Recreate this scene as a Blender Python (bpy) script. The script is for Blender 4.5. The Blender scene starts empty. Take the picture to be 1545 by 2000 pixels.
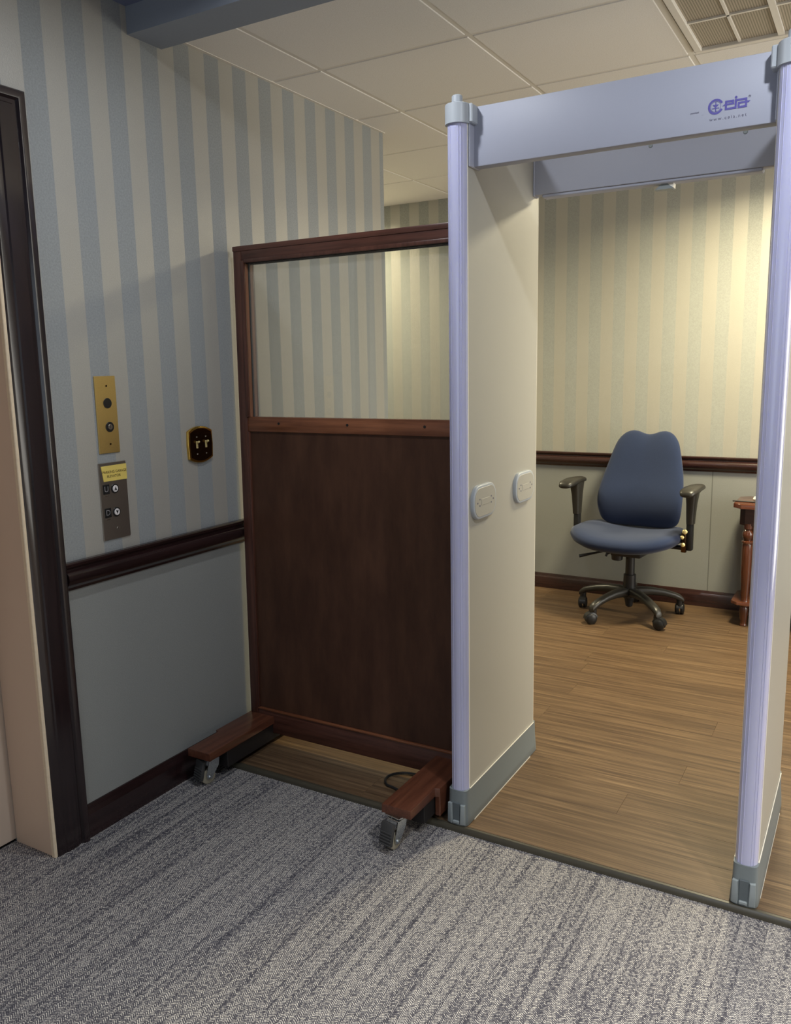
import bpy, bmesh, math, random
from mathutils import Vector, Matrix

random.seed(7)
scene = bpy.context.scene
COL = scene.collection
PI = math.pi

# ------------------------------------------------------------------ camera
cam_data = bpy.data.cameras.new('camera')
cam = bpy.data.objects.new('camera', cam_data)
COL.objects.link(cam)
R_ = Vector((0.86573607, 0.50016616, -0.01829959))
U_ = Vector((-0.07010739, 0.15738854, 0.98504507))
F_ = Vector((-0.49556636, 0.85150611, -0.17132229))
CAM = Vector((2.15045655, 0.0, 1.48009157))
m = Matrix((R_, U_, -F_)).transposed().to_4x4()
m.translation = CAM
cam.matrix_world = m
cam_data.sensor_fit = 'VERTICAL'
cam_data.sensor_height = 36.0
cam_data.lens = 36.0 * 1621.0872 / 2000.0
cam_data.clip_start = 0.02
scene.camera = cam

# ------------------------------------------------------------------ exposure, world, lamps
scene.view_settings.view_transform = 'Standard'
scene.view_settings.look = 'None'
scene.view_settings.gamma = 1.0
scene.view_settings.use_curve_mapping = False
scene.view_settings.exposure = 0.0
scene.cycles.use_denoising = True
scene.cycles.max_bounces = 10
scene.cycles.diffuse_bounces = 6
scene.cycles.transparent_max_bounces = 12
scene.cycles.caustics_reflective = False
scene.cycles.caustics_refractive = False

world = bpy.data.worlds.new('world')
scene.world = world
world.use_nodes = True
world.node_tree.nodes['Background'].inputs[0].default_value = (0.5, 0.55, 0.62, 1)
world.node_tree.nodes['Background'].inputs[1].default_value = 0.02


def area(name, loc, size, power, color, spread=180, shape='DISK', size_y=None, rot=(0, 0, 0)):
    d = bpy.data.lights.new(name, 'AREA')
    d.shape = shape
    d.size = size
    if size_y:
        d.size_y = size_y
    d.energy = power
    d.color = color
    d.spread = math.radians(spread)
    o = bpy.data.objects.new(name, d)
    o.location = loc
    o.rotation_euler = rot
    COL.objects.link(o)
    return o


COOL = (0.80, 0.89, 1.0)
NEUT = (1.0, 0.96, 0.90)
WARM = (1.0, 0.88, 0.58)
# lobby lamps (recessed in the lobby ceiling) and unseen fill added for brightness
area('lobby_lamp_and_fill', (2.22, 1.60, 2.606), 0.10, 18, (0.90, 0.94, 1.0), 172)
area('lobby_lamp_and_fill', (0.85, 1.80, 2.606), 0.10, 8.5, (0.92, 0.955, 1.0), 174)
area('lobby_lamp_and_fill', (3.30, 0.60, 2.606), 0.10, 62, NEUT, 105)  # added downlight that brightens the carpet and its bounce
area('lobby_lamp_and_fill', (1.90, -0.60, 2.606), 0.10, 20, COOL, 120)  # added fill from behind the viewer, no lamp known there
area('rear_fill', (1.9, -2.94, 1.55), 2.6, 14, (0.74, 0.86, 1.0), 180, 'RECTANGLE', 1.6, (PI / 2, 0, 0))  # unseen fill added behind the viewer for cool brightness
# unseen side fill added to brighten the far room ceiling
area('side_fill', (4.55, 3.9, 1.25), 2.2, 80, (1.0, 0.97, 0.89), 180, 'RECTANGLE', 2.1, (PI / 2, 0, PI / 2))
# troffers of the far room (louvred, hence the narrower spread)
area('troffer_lamp', (1.77, 4.31, 2.570), 0.36, 68, WARM, 160, 'RECTANGLE', 0.36)
area('troffer_lamp', (-1.28, 4.70, 2.570), 0.50, 48, WARM, 150, 'RECTANGLE', 0.50)


# ------------------------------------------------------------------ mesh helpers
def merge(bm, tmp, M=None):
    if M is not None:
        bmesh.ops.transform(tmp, matrix=M, verts=tmp.verts)
    me = bpy.data.meshes.new('tmp')
    tmp.to_mesh(me)
    tmp.free()
    bm.from_mesh(me)
    bpy.data.meshes.remove(me)


def box(bm, lo, hi, bev=0.0, seg=1, M=None):
    t = bmesh.new()
    bmesh.ops.create_cube(t, size=1.0)
    lo, hi = Vector(lo), Vector(hi)
    c, s = (lo + hi) / 2, hi - lo
    for v in t.verts:
        v.co = Vector((v.co.x * s.x, v.co.y * s.y, v.co.z * s.z)) + c
    if bev > 0:
        bmesh.ops.bevel(t, geom=list(t.edges), offset=bev, segments=seg, profile=0.5, affect='EDGES')
    merge(bm, t, M)


def loft(bm, rings, cap=True, closed=True, M=None):
    t = bmesh.new()
    vr = [[t.verts.new(p) for p in r] for r in rings]
    n = len(vr[0])
    for a, b in zip(vr[:-1], vr[1:]):
        for i in range(n if closed else n - 1):
            j = (i + 1) % n
            t.faces.new((a[i], a[j], b[j], b[i]))
    if cap and closed:
        t.faces.new(list(reversed(vr[0])))
        t.faces.new(vr[-1])
    bmesh.ops.recalc_face_normals(t, faces=t.faces)
    merge(bm, t, M)


def lathe(bm, prof, seg=24, M=None):
    rings = []
    for r, z in prof:
        r = max(r, 1e-4)
        rings.append([(r * math.cos(2 * PI * i / seg), r * math.sin(2 * PI * i / seg), z) for i in range(seg)])
    loft(bm, rings, True, True, M)


def axis_matrix(p, d):
    q = Vector((0, 0, 1)).rotation_difference(Vector(d).normalized())
    M = q.to_matrix().to_4x4()
    M.translation = Vector(p)
    return M


def cyl(bm, p0, p1, r0, r1=None, seg=20, bev=0.0):
    p0, p1 = Vector(p0), Vector(p1)
    L = (p1 - p0).length
    r1 = r0 if r1 is None else r1
    if bev > 0:
        prof = [(r0 - bev, 0), (r0, bev), (r1, L - bev), (r1 - bev, L)]
    else:
        prof = [(r0, 0), (r1, L)]
    lathe(bm, prof, seg, axis_matrix(p0, p1 - p0))


def tube(bm, pts, r, seg=10):
    pts = [Vector(p) for p in pts]
    rs = r if isinstance(r, (list, tuple)) else [r] * len(pts)
    rings = []
    up = Vector((0, 0, 1))
    for i, p in enumerate(pts):
        d = (pts[min(i + 1, len(pts) - 1)] - pts[max(i - 1, 0)]).normalized()
        a = d.cross(up)
        if a.length < 1e-3:
            a = d.cross(Vector((1, 0, 0)))
        a.normalize()
        b = d.cross(a).normalized()
        rings.append([p + (a * math.cos(2 * PI * k / seg) + b * math.sin(2 * PI * k / seg)) * rs[i] for k in range(seg)])
    loft(bm, rings)


def prism(bm, outline, d0, d1, M=None, bev=0.0, seg=1):
    """outline in (u, v), extruded along w from d0 to d1; M maps (u, v, w)."""
    t = bmesh.new()
    a = [t.verts.new((u, v, d0)) for u, v in outline]
    b = [t.verts.new((u, v, d1)) for u, v in outline]
    n = len(a)
    for i in range(n):
        j = (i + 1) % n
        t.faces.new((a[i], a[j], b[j], b[i]))
    t.faces.new(list(reversed(a)))
    top = t.faces.new(b)
    bmesh.ops.recalc_face_normals(t, faces=t.faces)
    if bev > 0:
        bmesh.ops.bevel(t, geom=list(top.edges), offset=bev, segments=seg, profile=0.5, affect='EDGES')
    merge(bm, t, M)


def sweep(bm, prof, axis, a0, a1, flip=False, base=(0, 0, 0)):
    """profile (out, z) swept along 'x' or 'y'; out = distance from the wall face."""
    bx, by, bz = base
    rings = []
    for s in (a0, a1):
        if axis == 'y':
            rings.append([(bx + o, s, bz + z) for o, z in prof])
        else:
            rings.append([(s, by - o, bz + z) for o, z in prof])
    loft(bm, rings)


def obj(name, bm, material, parent=None, angle=35, loc=None):
    me = bpy.data.meshes.new(name)
    bmesh.ops.recalc_face_normals(bm, faces=bm.faces)
    bm.to_mesh(me)
    bm.free()
    me.materials.append(material)
    for p in me.polygons:
        p.use_smooth = True
    me.set_sharp_from_angle(angle=math.radians(angle))
    o = bpy.data.objects.new(name, me)
    COL.objects.link(o)
    if loc is not None:
        o.location = loc
    if parent is not None:
        o.parent = parent
    return o


def B():
    return bmesh.new()


def thing(name, label, cat, loc=(0, 0, 0), rot=(0, 0, 0), group=None):
    o = bpy.data.objects.new(name, None)
    o.empty_display_size = 0.05
    o.location = loc
    o.rotation_euler = rot
    o['label'] = label
    o['category'] = cat
    if group:
        o['group'] = group
    COL.objects.link(o)
    return o


def tag(o, label, cat, group=None):
    o['label'] = label
    o['category'] = cat
    if group:
        o['group'] = group
    return o


def struct(o):
    o['kind'] = 'structure'
    return o


def copy_part(o, parent, loc=None):
    c = o.copy()
    COL.objects.link(c)
    c.parent = parent
    if loc is not None:
        c.location = loc
    return c


def lettering(name, body, size, M, material, parent, spacing=1.0, align='CENTER'):
    cu = bpy.data.curves.new(name, 'FONT')
    cu.body = body
    cu.size = size
    cu.align_x = align
    cu.align_y = 'CENTER'
    cu.space_character = spacing
    cu.extrude = 0.0003
    cu.materials.append(material)
    f = bpy.data.objects.new('font', cu)
    COL.objects.link(f)
    me = bpy.data.meshes.new_from_object(f.evaluated_get(bpy.context.evaluated_depsgraph_get()))
    bpy.data.objects.remove(f)
    bpy.data.curves.remove(cu)
    o = bpy.data.objects.new(name, me)
    COL.objects.link(o)
    o.parent = parent
    o.matrix_local = M
    return o


# ------------------------------------------------------------------ materials
class NT:
    def __init__(self, name):
        self.m = bpy.data.materials.new(name)
        self.m.use_nodes = True
        self.t = self.m.node_tree
        self.b = self.t.nodes['Principled BSDF']
        self.out = self.t.nodes['Material Output']

    def n(self, typ, **kw):
        nd = self.t.nodes.new(typ)
        for k, v in kw.items():
            setattr(nd, k, v)
        return nd

    def l(self, a, b):
        self.t.links.new(a, b)

    def val(self, x):
        return x

    def math(self, op, a, b=None, c=None, clamp=False):
        nd = self.n('ShaderNodeMath', operation=op)
        nd.use_clamp = clamp
        for i, x in enumerate((a, b, c)):
            if x is None:
                continue
            if isinstance(x, (int, float)):
                nd.inputs[i].default_value = x
            else:
                self.l(x, nd.inputs[i])
        return nd.outputs[0]

    def mix(self, fac, a, b, mode='MIX'):
        nd = self.n('ShaderNodeMix', data_type='RGBA', blend_type=mode)
        for sock, x in ((nd.inputs[0], fac), (nd.inputs[6], a), (nd.inputs[7], b)):
            if isinstance(x, (int, float)):
                sock.default_value = x
            elif isinstance(x, tuple):
                sock.default_value = (*x[:3], 1)
            else:
                self.l(x, sock)
        return nd.outputs[2]

    def coords(self, kind='Object'):
        return self.n('ShaderNodeTexCoord').outputs[kind]

    def sep(self, v):
        nd = self.n('ShaderNodeSeparateXYZ')
        self.l(v, nd.inputs[0])
        return nd.outputs

    def comb(self, x, y, z):
        nd = self.n('ShaderNodeCombineXYZ')
        for i, v in enumerate((x, y, z)):
            if isinstance(v, (int, float)):
                nd.inputs[i].default_value = v
            else:
                self.l(v, nd.inputs[i])
        return nd.outputs[0]

    def mapping(self, v, scale=(1, 1, 1), loc=(0, 0, 0)):
        nd = self.n('ShaderNodeMapping')
        nd.inputs['Scale'].default_value = scale
        nd.inputs['Location'].default_value = loc
        self.l(v, nd.inputs[0])
        return nd.outputs[0]

    def noise(self, v, scale, detail=2, rough=0.5, col=False):
        nd = self.n('ShaderNodeTexNoise')
        nd.inputs['Scale'].default_value = scale
        nd.inputs['Detail'].default_value = detail
        nd.inputs['Roughness'].default_value = rough
        self.l(v, nd.inputs['Vector'])
        return nd.outputs[1 if col else 0]

    def ramp(self, f, stops):
        nd = self.n('ShaderNodeValToRGB')
        e = nd.color_ramp.elements
        while len(e) < len(stops):
            e.new(0.5)
        for el, (p, c) in zip(e, stops):
            el.position = p
            el.color = (*c, 1) if len(c) == 3 else c
        self.l(f, nd.inputs[0])
        return nd.outputs[0]

    def bump(self, h, strength=0.3, dist=0.002):
        nd = self.n('ShaderNodeBump')
        nd.inputs['Strength'].default_value = strength
        nd.inputs['Distance'].default_value = dist
        self.l(h, nd.inputs['Height'])
        self.l(nd.outputs[0], self.b.inputs['Normal'])

    def base(self, c):
        s = self.b.inputs['Base Color']
        if isinstance(c, tuple):
            s.default_value = (*c, 1)
        else:
            self.l(c, s)

    def set(self, **kw):
        for k, v in kw.items():
            s = self.b.inputs[k.replace('_', ' ')]
            if isinstance(v, (int, float)):
                s.default_value = v
            elif isinstance(v, tuple):
                s.default_value = (*v, 1) if len(v) == 3 and s.type == 'RGBA' else v
            else:
                self.l(v, s)


def srgb(r, g, b):
    f = lambda c: c / 12.92 if c <= 0.04045 else ((c + 0.055) / 1.055) ** 2.4
    return (f(r / 255), f(g / 255), f(b / 255))


def plain(name, c, rough=0.5, metal=0.0, nscale=60, nstr=0.06, bstr=0.0, spec=0.5):
    k = NT(name)
    nz = k.noise(k.coords(), nscale, 3)
    dark = tuple(x * (1 - nstr) for x in c)
    lite = tuple(min(1, x * (1 + nstr)) for x in c)
    k.base(k.mix(nz, dark, lite))
    k.set(Roughness=rough, Metallic=metal)
    k.b.inputs['Specular IOR Level'].default_value = spec
    if bstr > 0:
        k.bump(nz, bstr, 0.001)
    return k.m


def wood(name, dark, lite, axis, rough=0.3, scale=1.0, coat=0.0, mottle=0.0, spec=0.5, grain=14):
    k = NT(name)
    co = k.coords()
    s = {'x': (0.8, grain, grain), 'y': (grain, 0.8, grain), 'z': (grain, grain, 0.8)}[axis]
    v = k.mapping(co, tuple(q * scale for q in s))
    g = k.noise(v, 4.0, 6, 0.65)
    c = k.ramp(g, [(0.32, dark), (0.68, lite)])
    if mottle > 0:
        mz = k.noise(k.mapping(co, (1.5, 1.5, 0.8)), 5.0, 4, 0.6)
        c = k.mix(k.math('MULTIPLY', mz, mottle), c, tuple(x * 0.35 for x in dark))
    k.base(c)
    k.set(Roughness=rough)
    k.b.inputs['Coat Weight'].default_value = coat
    k.b.inputs['Coat Roughness'].default_value = 0.12
    k.b.inputs['Specular IOR Level'].default_value = spec
    k.bump(g, 0.08, 0.0006)
    return k.m


def wallpaper(name, axis, phase, period, rail_z, light, dark, plainc, seam=None, gloss=0.6):
    k = NT(name)
    co = k.coords()
    X, Y, Z = k.sep(co)
    a = X if axis == 'x' else Y
    f = k.math('FRACT', k.math('DIVIDE', k.math('SUBTRACT', a, phase), period))
    d = k.math('ABSOLUTE', k.math('SUBTRACT', f, 0.25))
    isl = k.math('LESS_THAN', d, 0.25)
    up = k.math('GREATER_THAN', Z, rail_z)
    fib = k.noise(k.mapping(co, (170, 170, 170)), 1.0, 3, 0.75)
    fine = k.noise(k.mapping(co, (330, 330, 330)), 1.0, 2, 0.6)
    blot = k.noise(co, 6.0, 3)
    dk = k.mix(fib, tuple(x * 0.66 for x in dark), tuple(x * 1.34 for x in dark))
    lt = k.mix(fine, tuple(x * 0.82 for x in light), tuple(x * 1.18 for x in light))
    pl = k.mix(fine, tuple(x * 0.80 for x in plainc), tuple(x * 1.20 for x in plainc))
    st = k.mix(isl, dk, lt)
    c = k.mix(up, pl, st)
    c = k.mix(k.math('MULTIPLY', blot, 0.12), c, tuple(x * 0.7 for x in dark))
    if seam is not None:
        sm = k.math('MULTIPLY', k.math('LESS_THAN', k.math('ABSOLUTE', k.math('SUBTRACT', a, seam)), 0.0028),
                    k.math('LESS_THAN', Z, rail_z))
        c = k.mix(k.math('MULTIPLY', sm, 0.7), c, tuple(x * 0.3 for x in dark))
    k.base(c)
    k.set(Roughness=k.math('SUBTRACT', 0.85, k.math('MULTIPLY', k.math('MULTIPLY', isl, up), 0.42)))
    k.set(Specular_IOR_Level=k.math('ADD', 0.3, k.math('MULTIPLY', k.math('MULTIPLY', isl, up), gloss)))
    k.bump(k.math('ADD', fib, fine), 0.4, 0.001)
    return k.m


STRIPE_L = srgb(168, 165, 157)
STRIPE_D = srgb(150, 154, 155)
PLAIN_W = srgb(143, 145, 142)
M_wall_left = wallpaper('striped_wallpaper_left', 'y', 1.7333, 0.1497, 0.86, STRIPE_L, STRIPE_D, PLAIN_W)
M_wall_back = wallpaper('striped_wallpaper_back', 'x', 0.3195, 0.1497, 0.88, srgb(168, 165, 154), srgb(158, 160, 154), PLAIN_W, seam=1.318, gloss=0.8)
M_beam = plain('blue_grey_paint', srgb(142, 150, 162), 0.8, nscale=180, nstr=0.05, bstr=0.15)
M_lobby_ceiling = plain('dark_blue_paint', srgb(104, 112, 140), 0.85, nscale=120, nstr=0.04)
M_plainwall = plain('pale_painted_wall', srgb(176, 176, 172), 0.8, nscale=100, nstr=0.04)


def m_tile():
    k = NT('mineral_ceiling_tile')
    co = k.coords()
    sp = k.noise(k.mapping(co, (260, 260, 260)), 1.0, 3, 0.8)
    c = k.ramp(sp, [(0.30, srgb(224, 221, 215)), (0.5, srgb(236, 234, 230)), (0.72, srgb(242, 240, 236))])
    k.base(c)
    k.set(Roughness=0.9)
    k.bump(sp, 0.3, 0.0012)
    return k.m


M_tile = m_tile()
M_grid = plain('white_enamel_bar', srgb(224, 220, 212), 0.5, nscale=40, nstr=0.03)


def m_vent():
    k = NT('perforated_grille_metal')
    co = k.coords()
    X, Y, Z = k.sep(co)
    fx = k.math('SUBTRACT', k.math('FRACT', k.math('MULTIPLY', X, 125)), 0.5)
    fy = k.math('SUBTRACT', k.math('FRACT', k.math('MULTIPLY', Y, 125)), 0.5)
    rr = k.math('ADD', k.math('MULTIPLY', fx, fx), k.math('MULTIPLY', fy, fy))
    hole = k.math('LESS_THAN', rr, 0.09)
    k.base(k.mix(hole, srgb(178, 168, 150), srgb(96, 90, 80)))
    k.set(Roughness=0.6)
    return k.m


M_vent = m_vent()


def m_carpet():
    k = NT('woven_grey_carpet')
    co = k.coords()
    X, Y, Z = k.sep(co)
    wob = k.noise(k.mapping(co, (55, 12, 1)), 1.0, 2)
    jit = k.noise(k.mapping(co, (190, 190, 1)), 1.0, 2)
    xs = k.math('ADD', k.math('DIVIDE', X, 0.0115), k.math('MULTIPLY', wob, 0.9))
    colid = k.math('FLOOR', xs)
    fx = k.math('FRACT', xs)
    par = k.math('SUBTRACT', k.math('MULTIPLY', k.math('FLOORED_MODULO', colid, 2.0), 2.0), 1.0)
    ys = k.math('ADD', k.math('DIVIDE', Y, 0.0056),
                k.math('MULTIPLY', k.math('MULTIPLY', k.math('SUBTRACT', fx, 0.5), par), 1.5))
    ys = k.math('ADD', ys, k.math('MULTIPLY', jit, 0.55))
    sw = k.math('SINE', k.math('MULTIPLY', ys, 2 * PI))
    dash = k.math('POWER', k.math('ADD', k.math('MULTIPLY', sw, 0.5), 0.5), 1.25)
    # each stitch its own brightness
    wn = k.n('ShaderNodeTexWhiteNoise', noise_dimensions='3D')
    k.l(k.comb(k.math('FLOOR', k.math('MULTIPLY', xs, 3.0)), k.math('FLOOR', k.math('ADD', ys, 0.25)), 0.0), wn.inputs['Vector'])
    rnd = wn.outputs[0]
    # long streaks of darker yarn along the carpet's length
    stv = k.noise(k.mapping(co, (75, 1.5, 1)), 1.0, 3, 0.55)
    st2 = k.noise(k.mapping(co, (22, 0.8, 1)), 1.0, 2, 0.5)
    thr = k.math('ADD', k.math('MULTIPLY', stv, 0.72), k.math('MULTIPLY', st2, 0.32))
    stk = k.n('ShaderNodeMapRange')
    stk.inputs['From Min'].default_value = 0.38
    stk.inputs['From Max'].default_value = 0.60
    k.l(thr, stk.inputs['Value'])
    bright = k.math('ADD', k.math('MULTIPLY', rnd, 0.75), k.math('MULTIPLY', stk.outputs[0], 0.52))
    bright = k.math('SUBTRACT', bright, 0.08, clamp=True)
    seg = k.math('FRACT', k.math('ADD', k.math('MULTIPLY', xs, 2.0), k.math('MULTIPLY', k.math('FLOOR', ys), 0.37)))
    gap = k.math('SUBTRACT', 1.0, k.math('MULTIPLY', k.math('GREATER_THAN', seg, 0.82), 0.55))
    tone = k.math('MULTIPLY', k.math('MULTIPLY', dash, gap), k.math('MULTIPLY', bright, 1.1))
    fuzz = k.noise(k.mapping(co, (700, 700, 1)), 1.0, 2)
    tone = k.math('ADD', tone, k.math('MULTIPLY', k.math('SUBTRACT', fuzz, 0.5), 0.25))
    c = k.ramp(tone, [(0.02, srgb(70, 69, 76)), (0.30, srgb(122, 120, 124)), (0.72, srgb(216, 210, 200))])
    k.base(c)
    k.set(Roughness=0.95)
    k.b.inputs['Specular IOR Level'].default_value = 0.15
    k.bump(k.math('ADD', dash, fuzz), 0.5, 0.0025)
    return k.m


M_carpet = m_carpet()


def m_plank():
    k = NT('oak_vinyl_plank')
    co = k.coords()
    oi = k.n('ShaderNodeObjectInfo')
    rnd = oi.outputs['Random']
    off = k.comb(k.math('MULTIPLY', rnd, 37.0), k.math('MULTIPLY', rnd, 91.0), 0.0)
    va = k.n('ShaderNodeVectorMath', operation='ADD')
    k.l(co, va.inputs[0])
    k.l(off, va.inputs[1])
    v = va.outputs[0]
    g1 = k.noise(k.mapping(v, (1.3, 62, 1)), 1.0, 5, 0.62)
    g2 = k.noise(k.mapping(v, (5.0, 260, 1)), 1.0, 3, 0.6)
    g3 = k.noise(k.mapping(v, (0.9, 14, 1)), 1.0, 3, 0.5)
    t = k.math('ADD', k.math('ADD', k.math('MULTIPLY', g1, 0.46), k.math('MULTIPLY', g2, 0.36)), k.math('MULTIPLY', g3, 0.18))
    c = k.ramp(t, [(0.34, srgb(52, 39, 29)), (0.45, srgb(84, 65, 47)), (0.54, srgb(107, 85, 62)), (0.66, srgb(142, 117, 87))])
    c = k.mix(k.math('MULTIPLY', rnd, 0.16), c, srgb(92, 72, 54))
    k.base(c)
    k.set(Roughness=k.math('ADD', 0.34, k.math('MULTIPLY', g2, 0.2)))
    k.b.inputs['Specular IOR Level'].default_value = 0.4
    k.bump(t, 0.12, 0.0008)
    return k.m


M_plank = m_plank()
M_subfloor = plain('dark_subfloor', srgb(60, 48, 36), 0.8)
M_nosing = plain('olive_black_vinyl_nosing', srgb(68, 64, 53), 0.35, nscale=30, nstr=0.1)
M_mahog_y = wood('dark_mahogany_y', srgb(30, 19, 20), srgb(46, 28, 28), 'y', 0.22, coat=0.35)
M_mahog_x = wood('dark_mahogany_x', srgb(40, 24, 22), srgb(60, 36, 32), 'x', 0.25, coat=0.3)
M_mahog_z = wood('dark_mahogany_z', srgb(28, 20, 22), srgb(42, 30, 31), 'z', 0.2, coat=0.4)
M_cherry_z = wood('cherry_stain_z', srgb(66, 38, 30), srgb(98, 62, 50), 'z', 0.32, coat=0.15)
M_cherry_x = wood('cherry_stain_x', srgb(68, 40, 32), srgb(102, 64, 52), 'x', 0.32, coat=0.15)
M_cherry_stop = wood('cherry_light_stop', srgb(104, 60, 38), srgb(146, 92, 62), 'x', 0.35, coat=0.1)
M_cherry_stopz = wood('cherry_light_stop_z', srgb(110, 66, 46), srgb(146, 96, 70), 'z', 0.35, coat=0.1)
M_cherry_y = wood('cherry_stain_y', srgb(72, 40, 28), srgb(104, 62, 44), 'y', 0.28, coat=0.25)
M_panel_wood = wood('stained_panel', srgb(70, 45, 34), srgb(94, 64, 48), 'z', 0.45, scale=1.0, mottle=0.45, spec=0.3, grain=3.5)
M_black_under = plain('matte_black', srgb(26, 22, 22), 0.6)
M_elev = plain('beige_enamel_metal', srgb(208, 184, 162), 0.38, nscale=8, nstr=0.03)
M_elev_door = plain('beige_enamel_door', srgb(212, 194, 176), 0.35, nscale=6, nstr=0.03)
M_elev_edge = plain('worn_cream_edge', srgb(222, 204, 176), 0.5, nscale=90, nstr=0.12)
M_black = plain('black_plastic', srgb(30, 30, 31), 0.38, nscale=80, nstr=0.1)
M_blackmat = plain('black_rubber', srgb(22, 22, 22), 0.65)
M_chairplastic = plain('warm_black_plastic', srgb(46, 44, 40), 0.36, nscale=150, nstr=0.12, bstr=0.05)
M_lav = NT('lavender_translucent_tube')
M_lav.base(srgb(190, 191, 220))
M_lav.set(Roughness=0.12)
M_lav.b.inputs['Subsurface Weight'].default_value = 0.25
M_lav.b.inputs['Subsurface Radius'].default_value = (0.01, 0.01, 0.02)
M_lav.b.inputs['Coat Weight'].default_value = 0.5
M_lav.b.inputs['Coat Roughness'].default_value = 0.08
M_lav = M_lav.m
M_det = plain('pale_grey_laminate', srgb(171, 168, 158), 0.42, nscale=300, nstr=0.03, bstr=0.03)
M_det_edge = plain('white_edge_strip', srgb(236, 232, 220), 0.35, nscale=60, nstr=0.02)
M_hdr = plain('pale_lavender_grey_metal', srgb(164, 167, 181), 0.52, nscale=420, nstr=0.03, bstr=0.04)
M_cap = plain('light_grey_plastic', srgb(172, 178, 184), 0.4, nscale=200, nstr=0.02)
M_skirt = plain('slate_grey_plastic', srgb(116, 124, 126), 0.42, nscale=160, nstr=0.05)
M_skirt_lite = plain('mid_grey_plastic', srgb(140, 148, 150), 0.45, nscale=160, nstr=0.05)
M_skirt_dark = plain('dark_grey_plastic', srgb(88, 96, 100), 0.45, nscale=160, nstr=0.05)
M_logo = plain('violet_blue_print', srgb(92, 86, 158), 0.5, nstr=0.02)
M_print = plain('grey_print', srgb(104, 102, 122), 0.6, nstr=0.02)
M_brass = plain('satin_brass', srgb(222, 192, 124), 0.45, metal=1.0, nscale=300, nstr=0.08)
M_brass_pol = plain('polished_brass', srgb(226, 186, 96), 0.12, metal=1.0, nscale=20, nstr=0.03)
M_brass_plaque = plain('glare_brass_plaque', srgb(250, 226, 124), 0.4, metal=0.25, nscale=20, nstr=0.04)  # pale base colour stands in for a bright spot reflected in brass
M_toggle = plain('pale_polished_brass', srgb(246, 226, 158), 0.25, metal=0.4, nstr=0.02)
M_bronze = plain('dark_bronze', srgb(96, 74, 52), 0.22, metal=1.0, nscale=20, nstr=0.04)
M_steel = plain('brushed_steel_plate', srgb(172, 164, 154), 0.32, metal=0.9, nscale=200, nstr=0.06)
M_zinc = plain('zinc_plated_steel', srgb(200, 206, 208), 0.22, metal=1.0, nscale=50, nstr=0.08)
M_white_btn = plain('white_button', srgb(226, 222, 222), 0.35, nstr=0.02)
M_engrave = plain('dark_engraving', srgb(70, 46, 10), 0.6, nstr=0.02)
M_glyph = plain('grey_glyph', srgb(132, 130, 132), 0.5, nstr=0.02)
M_chrome_screw = plain('bright_screw', srgb(216, 212, 206), 0.2, metal=1.0, nstr=0.02)
M_whitepl = plain('white_plastic', srgb(240, 236, 226), 0.35, nstr=0.02)
M_cream_wheel = plain('cream_nylon_wheel', srgb(168, 160, 140), 0.45, nstr=0.05)
M_pedal = plain('grey_rubber_pedal', srgb(58, 58, 58), 0.6, nscale=200, nstr=0.1)
M_table = wood('glossy_cherry', srgb(60, 30, 18), srgb(98, 54, 34), 'z', 0.18, coat=0.5)
M_table_x = wood('glossy_cherry_x', srgb(74, 38, 24), srgb(112, 66, 44), 'x', 0.18, coat=0.5)
M_table_dark = wood('dark_cherry', srgb(40, 22, 16), srgb(64, 38, 28), 'x', 0.35)


def m_fabric():
    k = NT('navy_chair_fabric')
    co = k.coords()
    w = k.noise(k.mapping(co, (420, 420, 420)), 1.0, 2, 0.7)
    b = k.noise(co, 5.0, 3)
    c = k.mix(w, srgb(30, 40, 66), srgb(52, 64, 94))
    c = k.mix(k.math('MULTIPLY', b, 0.25), c, srgb(40, 46, 62))
    k.base(c)
    k.set(Roughness=0.95)
    k.b.inputs['Sheen Weight'].default_value = 0.18
    k.b.inputs['Sheen Roughness'].default_value = 0.5
    k.b.inputs['Specular IOR Level'].default_value = 0.15
    k.bump(w, 0.3, 0.001)
    return k.m


M_fabric = m_fabric()


def m_glass(name, haze):
    k = NT(name)
    tr = k.n('ShaderNodeBsdfTransparent')
    tr.inputs[0].default_value = (0.90, 0.91, 0.90, 1)
    gl = k.n('ShaderNodeBsdfGlossy')
    gl.inputs['Roughness'].default_value = 0.02
    fr = k.n('ShaderNodeFresnel')
    fr.inputs['IOR'].default_value = 1.45
    mx = k.n('ShaderNodeMixShader')
    k.l(fr.outputs[0], mx.inputs[0])
    k.l(tr.outputs[0], mx.inputs[1])
    k.l(gl.outputs[0], mx.inputs[2])
    df = k.n('ShaderNodeBsdfDiffuse')
    df.inputs[0].default_value = (0.62, 0.60, 0.56, 1)
    m2 = k.n('ShaderNodeMixShader')
    m2.inputs[0].default_value = haze
    k.l(mx.outputs[0], m2.inputs[1])
    k.l(df.outputs[0], m2.inputs[2])
    k.l(m2.outputs[0], k.out.inputs[0])
    return k.m


M_glass = m_glass('clear_pane_glass', 0.0)
M_hazy = m_glass('hazy_pane_glass', 0.16)  # diffuse haze mixed in for the lobby's reflection on the pane


def m_emit(name, c, s):
    k = NT(name)
    k.base((0.9, 0.9, 0.9))
    k.b.inputs['Emission Color'].default_value = (*c, 1)
    k.b.inputs['Emission Strength'].default_value = s
    return k.m


M_diffuser = m_emit('lit_diffuser', (1.0, 0.9, 0.66), 6.0)

# ------------------------------------------------------------------ the room
ZK = -0.018          # carpet level
ZC = 2.587           # far room ceiling
YW = 5.209           # back wall
YC = 3.639           # end of the left wall
YE = 2.262           # edge of the plank floor

b = B()
box(b, (-0.19, -3.0, ZK - 0.1), (4.6, YE - 0.004, ZK))
struct(obj('floor_lobby', b, M_carpet))

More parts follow.
